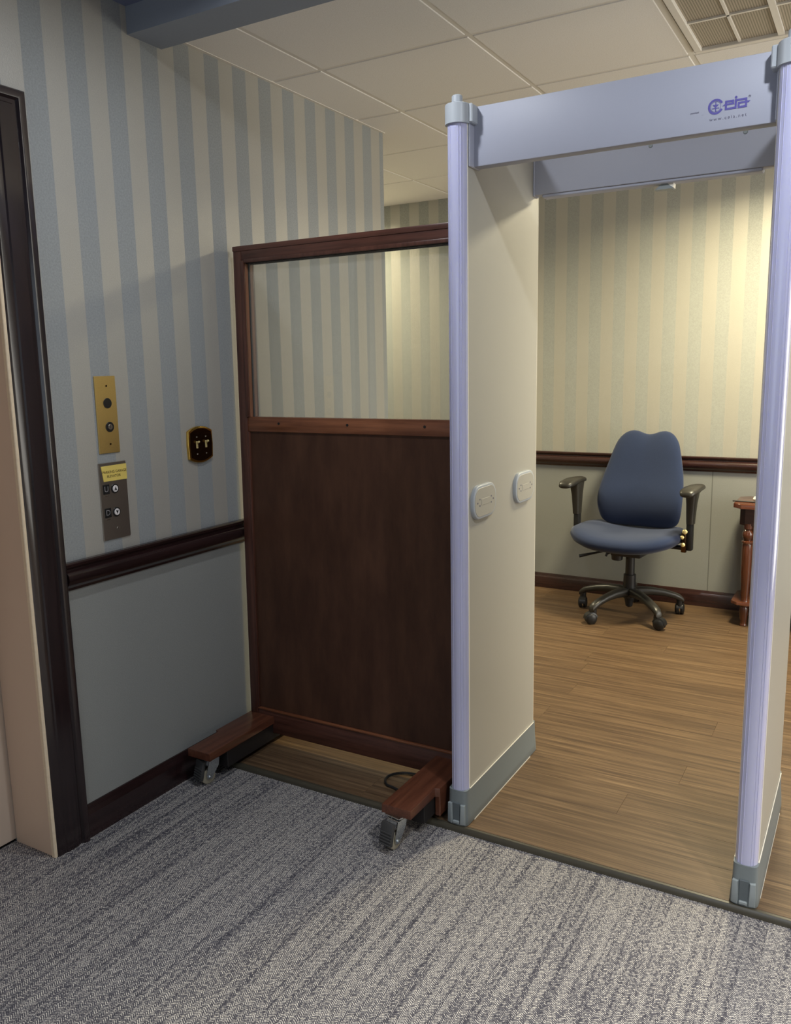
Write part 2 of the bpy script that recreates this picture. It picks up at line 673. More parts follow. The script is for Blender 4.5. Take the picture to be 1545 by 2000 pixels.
b = B()
box(b, (-2.6, YE - 0.004, -0.1), (4.6, YW, -0.0045))
floor = struct(obj('floor', b, M_subfloor))
# planks of the far room, each its own piece
PW, PL = 0.152, 1.22
meshes = {}


def plank_mesh(L, W):
    key = (round(L, 4), round(W, 4))
    if key not in meshes:
        bm = B()
        bx = [(0, 0), (L, 0), (L, W), (0, W)]
        g, c = 0.0002, 0.0005
        lo = [bm.verts.new((x + (g if x == 0 else -g), y + (g if y == 0 else -g), -0.005)) for x, y in bx]
        mi = [bm.verts.new((x + (g if x == 0 else -g), y + (g if y == 0 else -g), -c)) for x, y in bx]
        to = [bm.verts.new((x + (c + g if x == 0 else -c - g), y + (c + g if y == 0 else -c - g), 0)) for x, y in bx]
        for A, Z in ((lo, mi), (mi, to)):
            for i in range(4):
                bm.faces.new((A[i], A[(i + 1) % 4], Z[(i + 1) % 4], Z[i]))
        bm.faces.new(to)
        bmesh.ops.recalc_face_normals(bm, faces=bm.faces)
        me = bpy.data.meshes.new('plank')
        bm.to_mesh(me)
        bm.free()
        me.materials.append(M_plank)
        meshes[key] = me
    return meshes[key]


y = YE
row = 0
while y < YW - 0.02:
    w = min(PW, YW - y)
    x = -2.6 - random.uniform(0.0, PL)
    while x < 4.6:
        x0, x1 = max(x, -2.6), min(x + PL, 4.6)
        if x1 - x0 > 0.05:
            p = bpy.data.objects.new('plank', plank_mesh(x1 - x0, w))
            p.location = (x0, y, 0)
            COL.objects.link(p)
            p.parent = floor
        x += PL
    y += w
    row += 1

# nosing along the plank edge
b = B()
sweep(b, [(0.0, -0.001), (0.004, 0.0015), (0.012, 0.001), (0.017, -0.004), (0.019, -0.010), (0.019, -0.03), (0.0, -0.03)],
      'x', 0.0, 4.6, base=(0, YE, 0))
struct(obj('trim_5', b, M_nosing))

# left wall with the lift doorway (y 0.55 - 1.522)
D0, D1, DH = 0.55, 1.522, 2.14
b = B()
box(b, (-0.20, D1, -0.1), (0.0, YC, 2.75))
box(b, (-0.20, -3.0, -0.1), (0.0, D0, 2.75))
box(b, (-0.20, D0, DH), (0.0, D1, 2.75))
box(b, (-2.6, YC - 0.2, -0.1), (-0.20, YC, 2.75))
struct(obj('wall_left', b, M_wall_left))
b = B()
box(b, (-2.7, YW, -0.1), (4.7, YW + 0.12, 2.75))
struct(obj('wall_back', b, M_wall_back))
b = B()
box(b, (-2.72, YC - 0.2, -0.1), (-2.6, YW, 2.75))
struct(obj('wall_alcove', b, M_plainwall))
b = B()
box(b, (4.6, -3.1, -0.1), (4.72, YW, 2.75))
struct(obj('wall_right', b, M_plainwall))
b = B()
box(b, (-0.2, -3.12, -0.1), (4.6, -3.0, 2.75))
struct(obj('wall_front', b, M_plainwall))

# unseen window added behind the viewer to carry the cool fill
b = B()
for lo, hi in (((0.5, 0.68), (0.58, 2.42)), ((3.22, 0.68), (3.3, 2.42)), ((0.58, 0.68), (3.22, 0.74)), ((0.58, 2.36), (3.22, 2.42)), ((1.87, 0.74), (1.93, 2.36))):
    box(b, (lo[0], -3.0, lo[1]), (hi[0], -2.965, hi[1]), 0.004)
win = struct(obj('added_window_1', b, M_grid))
b = B()
box(b, (0.58, -2.995, 0.74), (3.22, -2.985, 2.36))
obj('pane', b, M_glass, win)

b = B()
for lo, hi in (((2.72, 0.12), (2.80, 2.40)), ((5.0, 0.12), (5.08, 2.40)), ((2.80, 0.12), (5.0, 0.2)), ((2.80, 2.32), (5.0, 2.40)), ((3.87, 0.2), (3.93, 2.32))):
    box(b, (4.575, lo[0], lo[1]), (4.6, hi[0], hi[1]), 0.004)
win2 = struct(obj('added_window_2', b, M_grid))  # unseen window added to carry the side fill
b = B()
box(b, (4.59, 2.80, 0.2), (4.597, 5.0, 2.32))
obj('pane', b, M_glass, win2)

# ceilings and beam
b = B()
box(b, (0.0, -3.0, 2.62), (4.6, 2.06, 2.75))
struct(obj('ceiling_lobby', b, M_lobby_ceiling))
b = B()
box(b, (0.0, 2.056, 2.537), (4.6, 2.204, 2.75))
struct(obj('ceiling_beam', b, M_beam))

b = B()
box(b, (-2.6, 2.204, ZC + 0.03), (4.6, YW, ZC + 0.14))
ceiling = struct(obj('ceiling', b, M_plainwall))
TS, T0X, T0Y = 0.61, 0.245, 2.782
gx = [T0X + TS * i for i in range(-5, 8)]
gy = [T0Y + TS * i for i in range(-1, 5)]
VENT = (2, 0)
TROFFERS = {(2, 2), (-3, 2), (5, 1)}


def slab_mesh(w, d, h, c):
    bm = B()
    box(bm, (0, 0, 0), (w, d, h), c)
    me = bpy.data.meshes.new('tile')
    bm.to_mesh(me)
    bm.free()
    me.materials.append(M_tile)
    return me


tile_cache = {}
xs = [-2.6] + [g for g in gx if -2.55 < g < 4.6] + [4.6]
ys = [2.204] + [g for g in gy if 2.25 < g < YW - 0.03] + [YW]
for i in range(len(xs) - 1):
    for j in range(len(ys) - 1):
        ix = round((xs[i] - T0X) / TS) if i > 0 else -99
        iy = round((ys[j] - T0Y) / TS) if j > 0 else -99
        if (ix, iy) == VENT or (ix, iy) in TROFFERS:
            continue
        if xs[i + 1] <= -0.2 and ys[j + 1] <= YC - 0.2:
            continue
        g = 0.0075
        x0, x1 = xs[i] + g, xs[i + 1] - g
        y0, y1 = ys[j] + g, ys[j + 1] - g
        key = (round(x1 - x0, 3), round(y1 - y0, 3))
        if key not in tile_cache:
            tile_cache[key] = slab_mesh(x1 - x0, y1 - y0, 0.03, 0.004)
        t = bpy.data.objects.new('tile', tile_cache[key])
        t.location = (x0, y0, ZC)
        COL.objects.link(t)
        t.parent = ceiling
for x in xs[1:-1]:
    b = B()
    box(b, (x - 0.012, 2.204 if x > 0 else YC, ZC + 0.0025), (x + 0.012, YW, ZC + 0.02))
    obj('grid_bar', b, M_grid, ceiling)
for y in ys[1:-1]:
    b = B()
    box(b, (-2.6 if y > YC else 0.0, y - 0.012, ZC + 0.0028), (4.6, y + 0.012, ZC + 0.02))
    obj('grid_bar', b, M_grid, ceiling)
b = B()
box(b, (0.0, 2.204, ZC - 0.002), (0.014, YC, ZC + 0.02))
box(b, (-2.6, YW - 0.014, ZC - 0.002), (4.6, YW, ZC + 0.02))
box(b, (0.0, 2.204, ZC - 0.002), (4.6, 2.216, ZC + 0.02))
obj('edge_angle', b, M_grid, ceiling)

# return air grille in the ceiling
vx, vy = T0X + TS * VENT[0], T0Y + TS * VENT[1]
vent = thing('ceiling_vent', 'square perforated return air grille set in the tiled ceiling above the detector', 'vent', (vx, vy, ZC))
b = B()
W = TS - 0.02
for lo, hi in (((0.02, 0.02), (W, 0.045)), ((0.02, W - 0.025), (W, W)), ((0.02, 0.045), (0.045, W - 0.025)), ((W - 0.025, 0.045), (W, W - 0.025))):
    box(b, (lo[0], lo[1], -0.008), (hi[0], hi[1], 0.02), 0.002)
obj('frame', b, M_grid, vent)
for q in range(2):
    b = B()
    x0 = 0.045 + q * 0.26
    box(b, (x0 + 0.122, 0.045, -0.002), (x0 + 0.131, W - 0.025, 0.004))
    obj('rib', b, M_grid, vent)
b = B()
box(b, (0.296, 0.045, -0.006), (0.316, W - 0.025, 0.006))
obj('centre_rib', b, M_grid, vent)
b = B()
box(b, (0.045, 0.300, -0.002), (W - 0.025, 0.310, 0.004))
obj('rib', b, M_grid, vent)
b = B()
box(b, (0.045, 0.045, 0.004), (W - 0.025, W - 0.025, 0.012))
obj('perforated_panel', b, M_vent, vent)

# lit troffers of the far room; the side one is unseen, added for brightness
for n_, (ix, iy) in enumerate(sorted(TROFFERS)):
    lab = {(2, 2): 'recessed louvred ceiling light over the far room by the blue chair',
           (-3, 2): 'recessed louvred ceiling light in the alcove behind the left wall',
           (5, 1): 'recessed louvred ceiling light far to the side of the detector'}[(ix, iy)]
    L = thing('ceiling_light', lab, 'light', (T0X + TS * ix, T0Y + TS * iy, ZC), group='recessed lights of the far room')
    b = B()
    for lo, hi in (((0.012, 0.012), (TS - 0.012, 0.04)), ((0.012, TS - 0.04), (TS - 0.012, TS - 0.012)),
                   ((0.012, 0.04), (0.04, TS - 0.04)), ((TS - 0.04, 0.04), (TS - 0.012, TS - 0.04))):
        box(b, (lo[0], lo[1], -0.004), (hi[0], hi[1], 0.028), 0.002)
    obj('frame', b, M_grid, L)
    b = B()
    box(b, (0.04, 0.04, 0.012), (TS - 0.04, TS - 0.04, 0.02))
    obj('diffuser', b, M_diffuser, L)

# chair rails and baseboards
RAIL = [(0.0, 0.0), (0.007, 0.0), (0.011, 0.008), (0.014, 0.012), (0.022, 0.018), (0.029, 0.028), (0.032, 0.040), (0.030, 0.052),
        (0.022, 0.061), (0.014, 0.064), (0.013, 0.069), (0.019, 0.074), (0.023, 0.080), (0.023, 0.086), (0.018, 0.090), (0.0, 0.090)]
b = B()
sweep(b, RAIL, 'y', 1.64, YC, base=(0, 0, 0.8130))
struct(obj('trim_2', b, M_mahog_y))
b = B()
sweep(b, RAIL, 'x', -2.6, 4.6, base=(0, YW, 0.8330))
struct(obj('trim_3', b, M_mahog_x))
BASE = [(0.0, 0.0), (0.016, 0.0), (0.016, 0.078), (0.014, 0.084), (0.009, 0.090), (0.008, 0.098), (0.004, 0.108), (0.0, 0.110)]
b = B()
sweep(b, BASE, 'y', 1.64, YC, base=(0, 0, ZK))
struct(obj('baseboard_left', b, M_mahog_y))
b = B()
sweep(b, [(o, z * 0.90) for o, z in BASE], 'x', -2.6, 4.6, base=(0, YW, 0))
struct(obj('baseboard_back', b, M_mahog_x))

# lift doorway: casing, steel return and door
CAS = [(0.0, 0.0), (0.012, 0.0), (0.016, 0.006), (0.016, 0.030), (0.020, 0.034), (0.020, 0.076), (0.015, 0.080), (0.015, 0.090),
       (0.024, 0.096), (0.026, 0.102), (0.026, 0.114), (0.022, 0.118), (0.0, 0.118)]
b = B()
rings = []
OUT = 0.118
for (yy, zz, sy, sz) in ((D1, ZK, 1, 0), (D1, DH, 1, 1), (D0, DH, -1, 1), (D0, ZK, -1, 0)):
    rings.append([(o, yy + sy * w, zz + sz * w) for o, w in CAS])
loft(b, rings)
struct(obj('trim_1', b, M_mahog_z))

door = B()
box(door, (-0.235, D0 - 0.05, ZK + 0.008), (-0.187, D1 + 0.02, DH + 0.02), 0.002)
door = struct(obj('door_1', door, M_elev_door))
b = B()
box(b, (-0.183, D1 - 0.004, ZK), (-0.004, D1 + 0.004, DH))
box(b, (-0.183, D0 - 0.004, ZK), (-0.004, D0 + 0.004, DH))
box(b, (-0.183, D0, DH - 0.004), (-0.004, D1, DH + 0.004))
obj('jamb', b, M_elev, door)
b = B()
box(b, (-0.004, D1 - 0.010, ZK), (0.012, D1 + 0.004, DH), 0.002)
box(b, (-0.004, D0 - 0.004, ZK), (0.012, D0 + 0.010, DH), 0.002)
box(b, (-0.004, D0, DH - 0.010), (0.012, D1, DH + 0.004), 0.002)
obj('jamb_edge', b, M_elev_edge, door)
b = B()
box(b, (-0.235, D0, ZK - 0.02), (-0.1905, D1, ZK + 0.0005))
obj('door_gap', b, M_black, door)  # black strip in place of the dark gap under the door

# ------------------------------------------------------------------ brass key switch plate (upper)
def wallM(y, z, x=0.0):
    """local (u right along +y, v up, w out of the left wall)."""
    return Matrix(((0, 0, 1, x), (1, 0, 0, y), (0, 1, 0, z), (0, 0, 0, 1)))


def disc(bm, u, v, r, w0, w1, seg=24, bev=0.0):
    cyl(bm, (u, v, w0), (u, v, w1), r, seg=seg, bev=bev)


def wall_part(name, bm, material, parent):
    return obj(name, bm, material, parent)


key_panel = thing('key_switch_panel', 'tall satin brass plate with a dark disc and a key switch on the striped wall', 'switch plate')
key_panel.matrix_world = wallM(1.858, 1.3475)
b = B()
box(b, (-0.042, -0.123, 0), (0.042, 0.123, 0.004), 0.001)
obj('plate', b, M_brass, key_panel)
b = B()
disc(b, 0.004, 0.037, 0.0165, 0.0035, 0.0055, 28, 0.0006)
obj('dark_disc', b, M_black, key_panel)
b = B()
disc(b, 0.006, -0.039, 0.0165, 0.0035, 0.006, 28, 0.0008)
ks = obj('key_switch', b, M_black, key_panel)
b = B()
disc(b, 0.006, -0.039, 0.0088, 0.006, 0.0085, 20, 0.001)
obj('lock_cylinder', b, M_steel, ks)
b = B()
box(b, (0.0052, -0.044, 0.0085), (0.0068, -0.034, 0.0089))
obj('keyhole', b, M_black, ks)
for v in (0.092, -0.094):
    b = B()
    disc(b, 0.004, v, 0.0032, 0.004, 0.0052, 12)
    obj('screw', b, M_bronze, key_panel)

# lift call panel (lower)
call = thing('call_button_panel', 'brushed steel lift call plate with brass sign and two round white buttons', 'call panel')
call.matrix_world = wallM(1.8625, 1.068)
b = B()
box(b, (-0.056, -0.126, 0), (0.056, 0.126, 0.004), 0.0008)
obj('plate', b, M_steel, call)
b = B()
prism(b, [(-0.048, 0.116), (0.0565, 0.117), (0.0565, 0.066), (-0.040, 0.066)], 0.004, 0.0052)
plq = obj('sign', b, M_brass_plaque, call)
lettering('lettering', 'PARKING GARAGE', 0.0118, Matrix.Translation((0.006, 0.0955, 0.0053)), M_engrave, plq)
lettering('lettering', 'ELEVATOR', 0.0118, Matrix.Translation((0.002, 0.0815, 0.0053)), M_engrave, plq)
for letter, v in (('U', 0.0405), ('D', -0.0365)):
    b = B()
    box(b, (-0.0455, v - 0.0155, 0.004), (-0.0195, v + 0.0155, 0.0052), 0.0004)
    t = obj('letter_tile', b, M_black, call)
    lettering('lettering', letter, 0.026, Matrix.Translation((-0.0325, v, 0.0053)), M_glyph, t)
    b = B()
    for k2 in range(3):
        box(b, (-0.040 + 0.005 * k2, v - 0.0225, 0.004), (-0.0365 + 0.005 * k2, v - 0.0195, 0.0047))
    obj('braille', b, M_chrome_screw, call)
    b = B()
    disc(b, 0.0025, v - 0.001, 0.0158, 0.004, 0.0062, 28, 0.0008)
    r = obj('button', b, M_black, call)
    b = B()
    disc(b, 0.0025, v - 0.001, 0.0112, 0.006, 0.0085, 24, 0.0012)
    obj('button_face', b, M_white_btn, r)
    s = 1 if letter == 'U' else -1
    b = B()
    c0 = v - 0.001
    pts = [(0.0025, c0 + s * 0.0068), (0.0078, c0 - s * 0.0056), (0.0045, c0 - s * 0.0056), (0.0025, c0 - s * 0.0030),
           (0.0005, c0 - s * 0.0056), (-0.0028, c0 - s * 0.0056)]
    prism(b, pts, 0.0084, 0.0089)
    obj('arrow', b, M_black, r)
b = B()
disc(b, 0.003, -0.092, 0.0042, 0.004, 0.0056, 14, 0.001)
obj('screw', b, M_chrome_screw, call)

# brass toggle switch plate
sw = thing('light_switch', 'polished brass double toggle light switch with arched top and bottom', 'light switch')
sw.matrix_world = wallM(2.2715, 1.2165)


def arched(hw, hh, sag, n=10):
    p = []
    for i in range(n + 1):
        t = -1 + 2 * i / n
        p.append((-hw * t, hh + sag * (1 - t * t)))
    q = [(-u, -v) for u, v in p]
    # slightly bowed sides
    return p + [(-hw - 0.003, 0.0)] + q + [(hw + 0.003, 0.0)]


b = B()
prism(b, arched(0.062, 0.050, 0.017), 0, 0.010, bev=0.004, seg=3)
rim = obj('plate', b, M_brass_pol, sw)
b = B()
prism(b, arched(0.054, 0.044, 0.0155), 0.0095, 0.0108, bev=0.0005)
obj('dark_reflection', b, M_bronze, sw)  # dark tone stands in for the partition mirrored in polished brass
for u in (-0.0215, 0.0255):
    b = B()
    box(b, (u - 0.005, -0.013, 0.0105), (u + 0.005, 0.013, 0.012), 0.0008)
    box(b, (u - 0.0038, -0.003, 0.010), (u + 0.0038, 0.004, 0.026), 0.0015, 2,
        Matrix.Translation((0, 0.0, 0.0)) @ Matrix.Rotation(math.radians(-28), 4, 'X'))
    tg = obj('toggle', b, M_toggle, sw)
    for v in (0.028, -0.034):
        b = B()
        lathe(b, [(0.0035, 0.0), (0.003, 0.0015), (0.0015, 0.0024)], 12, Matrix.Translation((u, v, 0.0107)))
        obj('screw', b, M_chrome_screw, sw)

# ------------------------------------------------------------------ rolling wooden partition
SX0, SX1, SY, STH = 0.036, 0.990, 2.440, 0.054
SZ0, SZ1 = 0.050, 1.930
part = thing('rolling_partition', 'dark cherry wood rolling partition with glass upper pane and castered feet', 'partition', (0.5, SY, 0.0))
LEAN = math.radians(0.9)
Lm = Matrix.Translation((0, 0, SZ0)) @ Matrix.Rotation(-LEAN, 4, 'X') @ Matrix.Translation((0, 0, -SZ0))
X0, X1 = SX0 - 0.5, SX1 - 0.5
ST = 0.038


def pobj(name, bm, mt, parent=None):
    bmesh.ops.transform(bm, matrix=Lm, verts=bm.verts)
    return obj(name, bm, mt, parent or part)


for sx in (X0, X1 - ST):
    b = B()
    box(b, (sx, 0.0, SZ0), (sx + ST, STH, SZ1), 0.003, 2)
    pobj('stile', b, M_cherry_z)
b = B()
box(b, (X0 + ST, 0.0, SZ1 - 0.050), (X1 - ST, STH, SZ1), 0.003, 2)
pobj('top_rail', b, M_cherry_x)
b = B()
box(b, (X0 - 0.001, -0.003, SZ1 - 0.017), (X1 + 0.001, STH + 0.003, SZ1 + 0.002), 0.003, 2)
pobj('top_cap', b, M_cherry_x)
MZ0, MZ1 = 1.251, 1.306
b = B()
box(b, (X0 + ST, 0.004, MZ0), (X1 - ST, STH - 0.004, MZ1), 0.003, 2)
mr = pobj('middle_rail', b, M_cherry_stop)
for hx in (-0.279, 0.026, 0.336):
    b = B()
    cyl(b, (hx, 0.0052, 1.283), (hx, 0.0030, 1.283), 0.005, seg=14)
    pobj('screw_hole', b, M_black, mr)
# mouldings around the glazed opening, front and back stops
gx0, gx1, gz0, gz1 = X0 + ST, X1 - ST, MZ1, SZ1 - 0.050
for (ya, yb) in ((-0.003, 0.006), (STH - 0.006, STH + 0.003)):
    b = B()
    for lo, hi in (((gx0 - 0.003, gz0), (gx0 + 0.013, gz1)), ((gx1 - 0.013, gz0), (gx1 + 0.003, gz1)), ((gx0 + 0.013, gz1 - 0.010), (gx1 - 0.013, gz1 + 0.004))):
        box(b, (lo[0], ya, lo[1]), (hi[0], yb, hi[1]), 0.0025, 2)
    pobj('moulding', b, M_cherry_z)
for (xa, xb) in ((gx0, gx0 + 0.013), (gx1 - 0.013, gx1)):
    for (ya, yb, mt, nm) in ((0.006, 0.022, M_cherry_stopz, 'glazing_stop'), (0.022, 0.034, M_black_under, 'gasket'), (0.034, 0.049, M_cherry_stopz, 'glazing_stop')):
        b = B()
        box(b, (xa, ya, gz0), (xb, yb, gz1), 0.0008)
        pobj(nm, b, mt)
b = B()
for q in (0.006, 0.034):
    box(b, (gx0 + 0.013, q, gz1 - 0.012), (gx1 - 0.013, q + 0.014, gz1), 0.001)
pobj('glazing_stop', b, M_black_under)
b = B()
box(b, (gx0 + 0.010, 0.0255, gz0 - 0.004), (gx1 - 0.010, 0.0305, gz1 - 0.002))
pobj('glass_pane', b, M_hazy)
BR1 = 0.142
b = B()
box(b, (X0 + ST, 0.010, BR1), (X1 - ST, STH - 0.010, MZ0))
pobj('lower_panel', b, M_panel_wood)
b = B()
box(b, (X0 + ST, 0.002, SZ0), (X1 - ST, STH - 0.002, BR1), 0.003, 2)
pobj('bottom_rail', b, M_cherry_x)
b = B()
box(b, (X0 + ST, -0.001, BR1 - 0.002), (X1 - ST, 0.012, BR1 + 0.006), 0.002, 2)
pobj('moulding', b, M_cherry_stop)
for sx in (X0 + ST, X1 - ST - 0.006):
    b = B()
    box(b, (sx, 0.0, BR1), (sx + 0.006, 0.012, MZ0), 0.002, 2)
    pobj('moulding', b, M_cherry_z)

# feet with casters
def make_caster(x, y, parent, rz):
    """mounting plate at z=0.090, wheel touches the given floor."""
    return x, y


PZ0, PZ1 = 0.092, 0.121


def build_foot(cx, outer, first=None):
    """foot along y; outer = -1 (left foot) or +1 (right foot)."""
    b = B()
    w = 0.0525
    yf, yb, ys_ = 2.072 - SY, 2.86 - SY, 2.235 - SY
    o2 = w + 0.016
    xs_ = sorted
    # plank with the step on its outer side
    if outer > 0:
        outl = [(-w, yf), (w, yf), (w, ys_), (o2, ys_ + 0.006), (o2, yb), (-w, yb)]
    else:
        outl = [(-w, yf), (w, yf), (w, yb), (-o2, yb), (-o2, ys_ + 0.006), (-w, ys_)]
    prism(b, outl, PZ0, PZ1, Matrix.Translation((cx, 0, 0)), bev=0.003, seg=2)
    ft = obj('foot', b, M_cherry_y, part)
    b = B()
    if outer > 0:
        box(b, (cx + w - 0.004, ys_ + 0.006, 0.022), (cx + o2, yb, PZ0 + 0.004), 0.003)
    else:
        box(b, (cx - o2, ys_ + 0.006, 0.022), (cx - w + 0.004, yb, PZ0 + 0.004), 0.003)
    obj('runner', b, M_cherry_y, ft)
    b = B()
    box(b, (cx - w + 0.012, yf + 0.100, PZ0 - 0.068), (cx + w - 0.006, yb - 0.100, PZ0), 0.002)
    obj('shade_block', b, M_black_under, ft)  # black block painted in for the deep shade under the plank


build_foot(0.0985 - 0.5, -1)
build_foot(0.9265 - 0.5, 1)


def caster(loc, rz, floor_z):
    c = bpy.data.objects.new('caster', None)
    c.empty_display_size = 0.03
    COL.objects.link(c)
    c.parent = part
    c.location = loc
    c.rotation_euler = (0, 0, rz)
    h = loc[2] - floor_z          # plate height above the floor
    R = 0.029
    wz = -h + R
    wy = -0.022
    b = B()
    box(b, (-0.030, -0.028, -0.0035), (0.030, 0.028, 0.0), 0.001)
    lathe(b, [(0.020, -0.0035), (0.023, -0.007), (0.023, -0.012), (0.017, -0.016)], 24)
    obj('mounting_plate', b, M_zinc, c)
    b = B()
    top = -0.014
    box(b, (-0.021, -0.022, top - 0.004), (0.021, 0.022, top), 0.0015)
    for s in (-1, 1):
        x0 = s * 0.0175
        pr = [(-0.020, top), (0.022, top), (0.018, top - 0.030), (wy + 0.016, wz + 0.004), (wy + 0.010, wz - 0.008), (wy - 0.010, wz - 0.006), (wy - 0.013, wz + 0.012)]
        Mx = Matrix(((0, 0, 1, x0 - 0.0015), (1, 0, 0, 0), (0, 1, 0, 0), (0, 0, 0, 1)))
        prism(b, pr, 0, 0.003, Mx)
        cyl(b, (x0, wy, wz), (x0 + s * 0.006, wy, wz), 0.006, seg=12, bev=0.001)
    obj('fork', b, M_zinc, c)
    b = B()
    Mw = Matrix.Translation((0, wy, wz)) @ Matrix.Rotation(PI / 2, 4, 'Y')
    lathe(b, [(0.004, -0.0125), (0.024, -0.0125), (0.028, -0.010), (R, -0.004), (R, 0.004), (0.028, 0.010), (0.024, 0.0125), (0.004, 0.0125)], 32, Mw)
    obj('wheel', b, M_cream_wheel, c)
    b = B()
    Mp = Matrix.Translation((0, wy - 0.030, wz + 0.026)) @ Matrix.Rotation(math.radians(-14), 4, 'X')
    box(b, (-0.026, -0.006, -0.030), (0.022, 0.008, 0.042), 0.003, 2, Mp)
    for q in range(5):
        z0 = -0.028 + q * 0.009
        box(b, (-0.025, -0.0085, z0), (0.021, -0.005, z0 + 0.005), 0.001, 1, Mp)
    obj('brake_pedal', b, M_pedal, c)
    return c


caster((0.106 - 0.5, 2.128 - SY, PZ0), math.radians(-16), ZK)
caster((0.921 - 0.5, 2.090 - SY, PZ0), math.radians(-10), ZK)
caster((0.0985 - 0.5, 2.80 - SY, PZ0), math.radians(160), 0.0)
caster((0.9265 - 0.5, 2.80 - SY, PZ0), math.radians(200), 0.0)

# black cable looping out from under the partition
cab = []
for i in range(28):
    a = math.radians(70 + 220 * i / 27)
    cab.append((0.770 + 0.082 * math.cos(a) + (0.02 if i > 20 else 0), 2.418 + 0.066 * math.sin(a), 0.006))
cab = [(1.00, 2.50, 0.006), (0.92, 2.495, 0.006), (0.85, 2.487, 0.006)] + cab + [(0.86, 2.365, 0.006), (0.92, 2.385, 0.006), (0.98, 2.40, 0.006)]
b = B()
tube(b, cab, 0.0045, 8)
tag(obj('cable', b, M_black, loc=(0, 0, 0)), 'thin black cable looping over the plank floor beside the partition foot', 'cable')

# ------------------------------------------------------------------ walk-through metal detector
PF, PB = 2.292, 2.870
XL0, XL1 = 1.0175, 1.0770
XR0, XR1 = 1.8920, 1.9505
ZT, ZH, ZS = 2.2137, 2.050, 0.1197
det = thing('metal_detector', 'grey walk-through metal detector gate with lavender light columns', 'metal detector', (1.48, 2.58, 0.0))
DX, DY = 1.48, 2.58


def dbox(bm, lo, hi, bev=0.0, seg=1):
    box(bm, (lo[0] - DX, lo[1] - DY, lo[2]), (hi[0] - DX, hi[1] - DY, hi[2]), bev, seg)


def column_outline(x0, x1, yb, depth, front, n=14):
    """D-shaped column: straight back at yb, half ellipse towards the front."""
    cx, hw = (x0 + x1) / 2, (x1 - x0) / 2
    s = -1 if front else 1
    p = [(cx + hw * math.cos(PI * i / n), yb + s * depth * math.sin(PI * i / n)) for i in range(n + 1)]
    return p


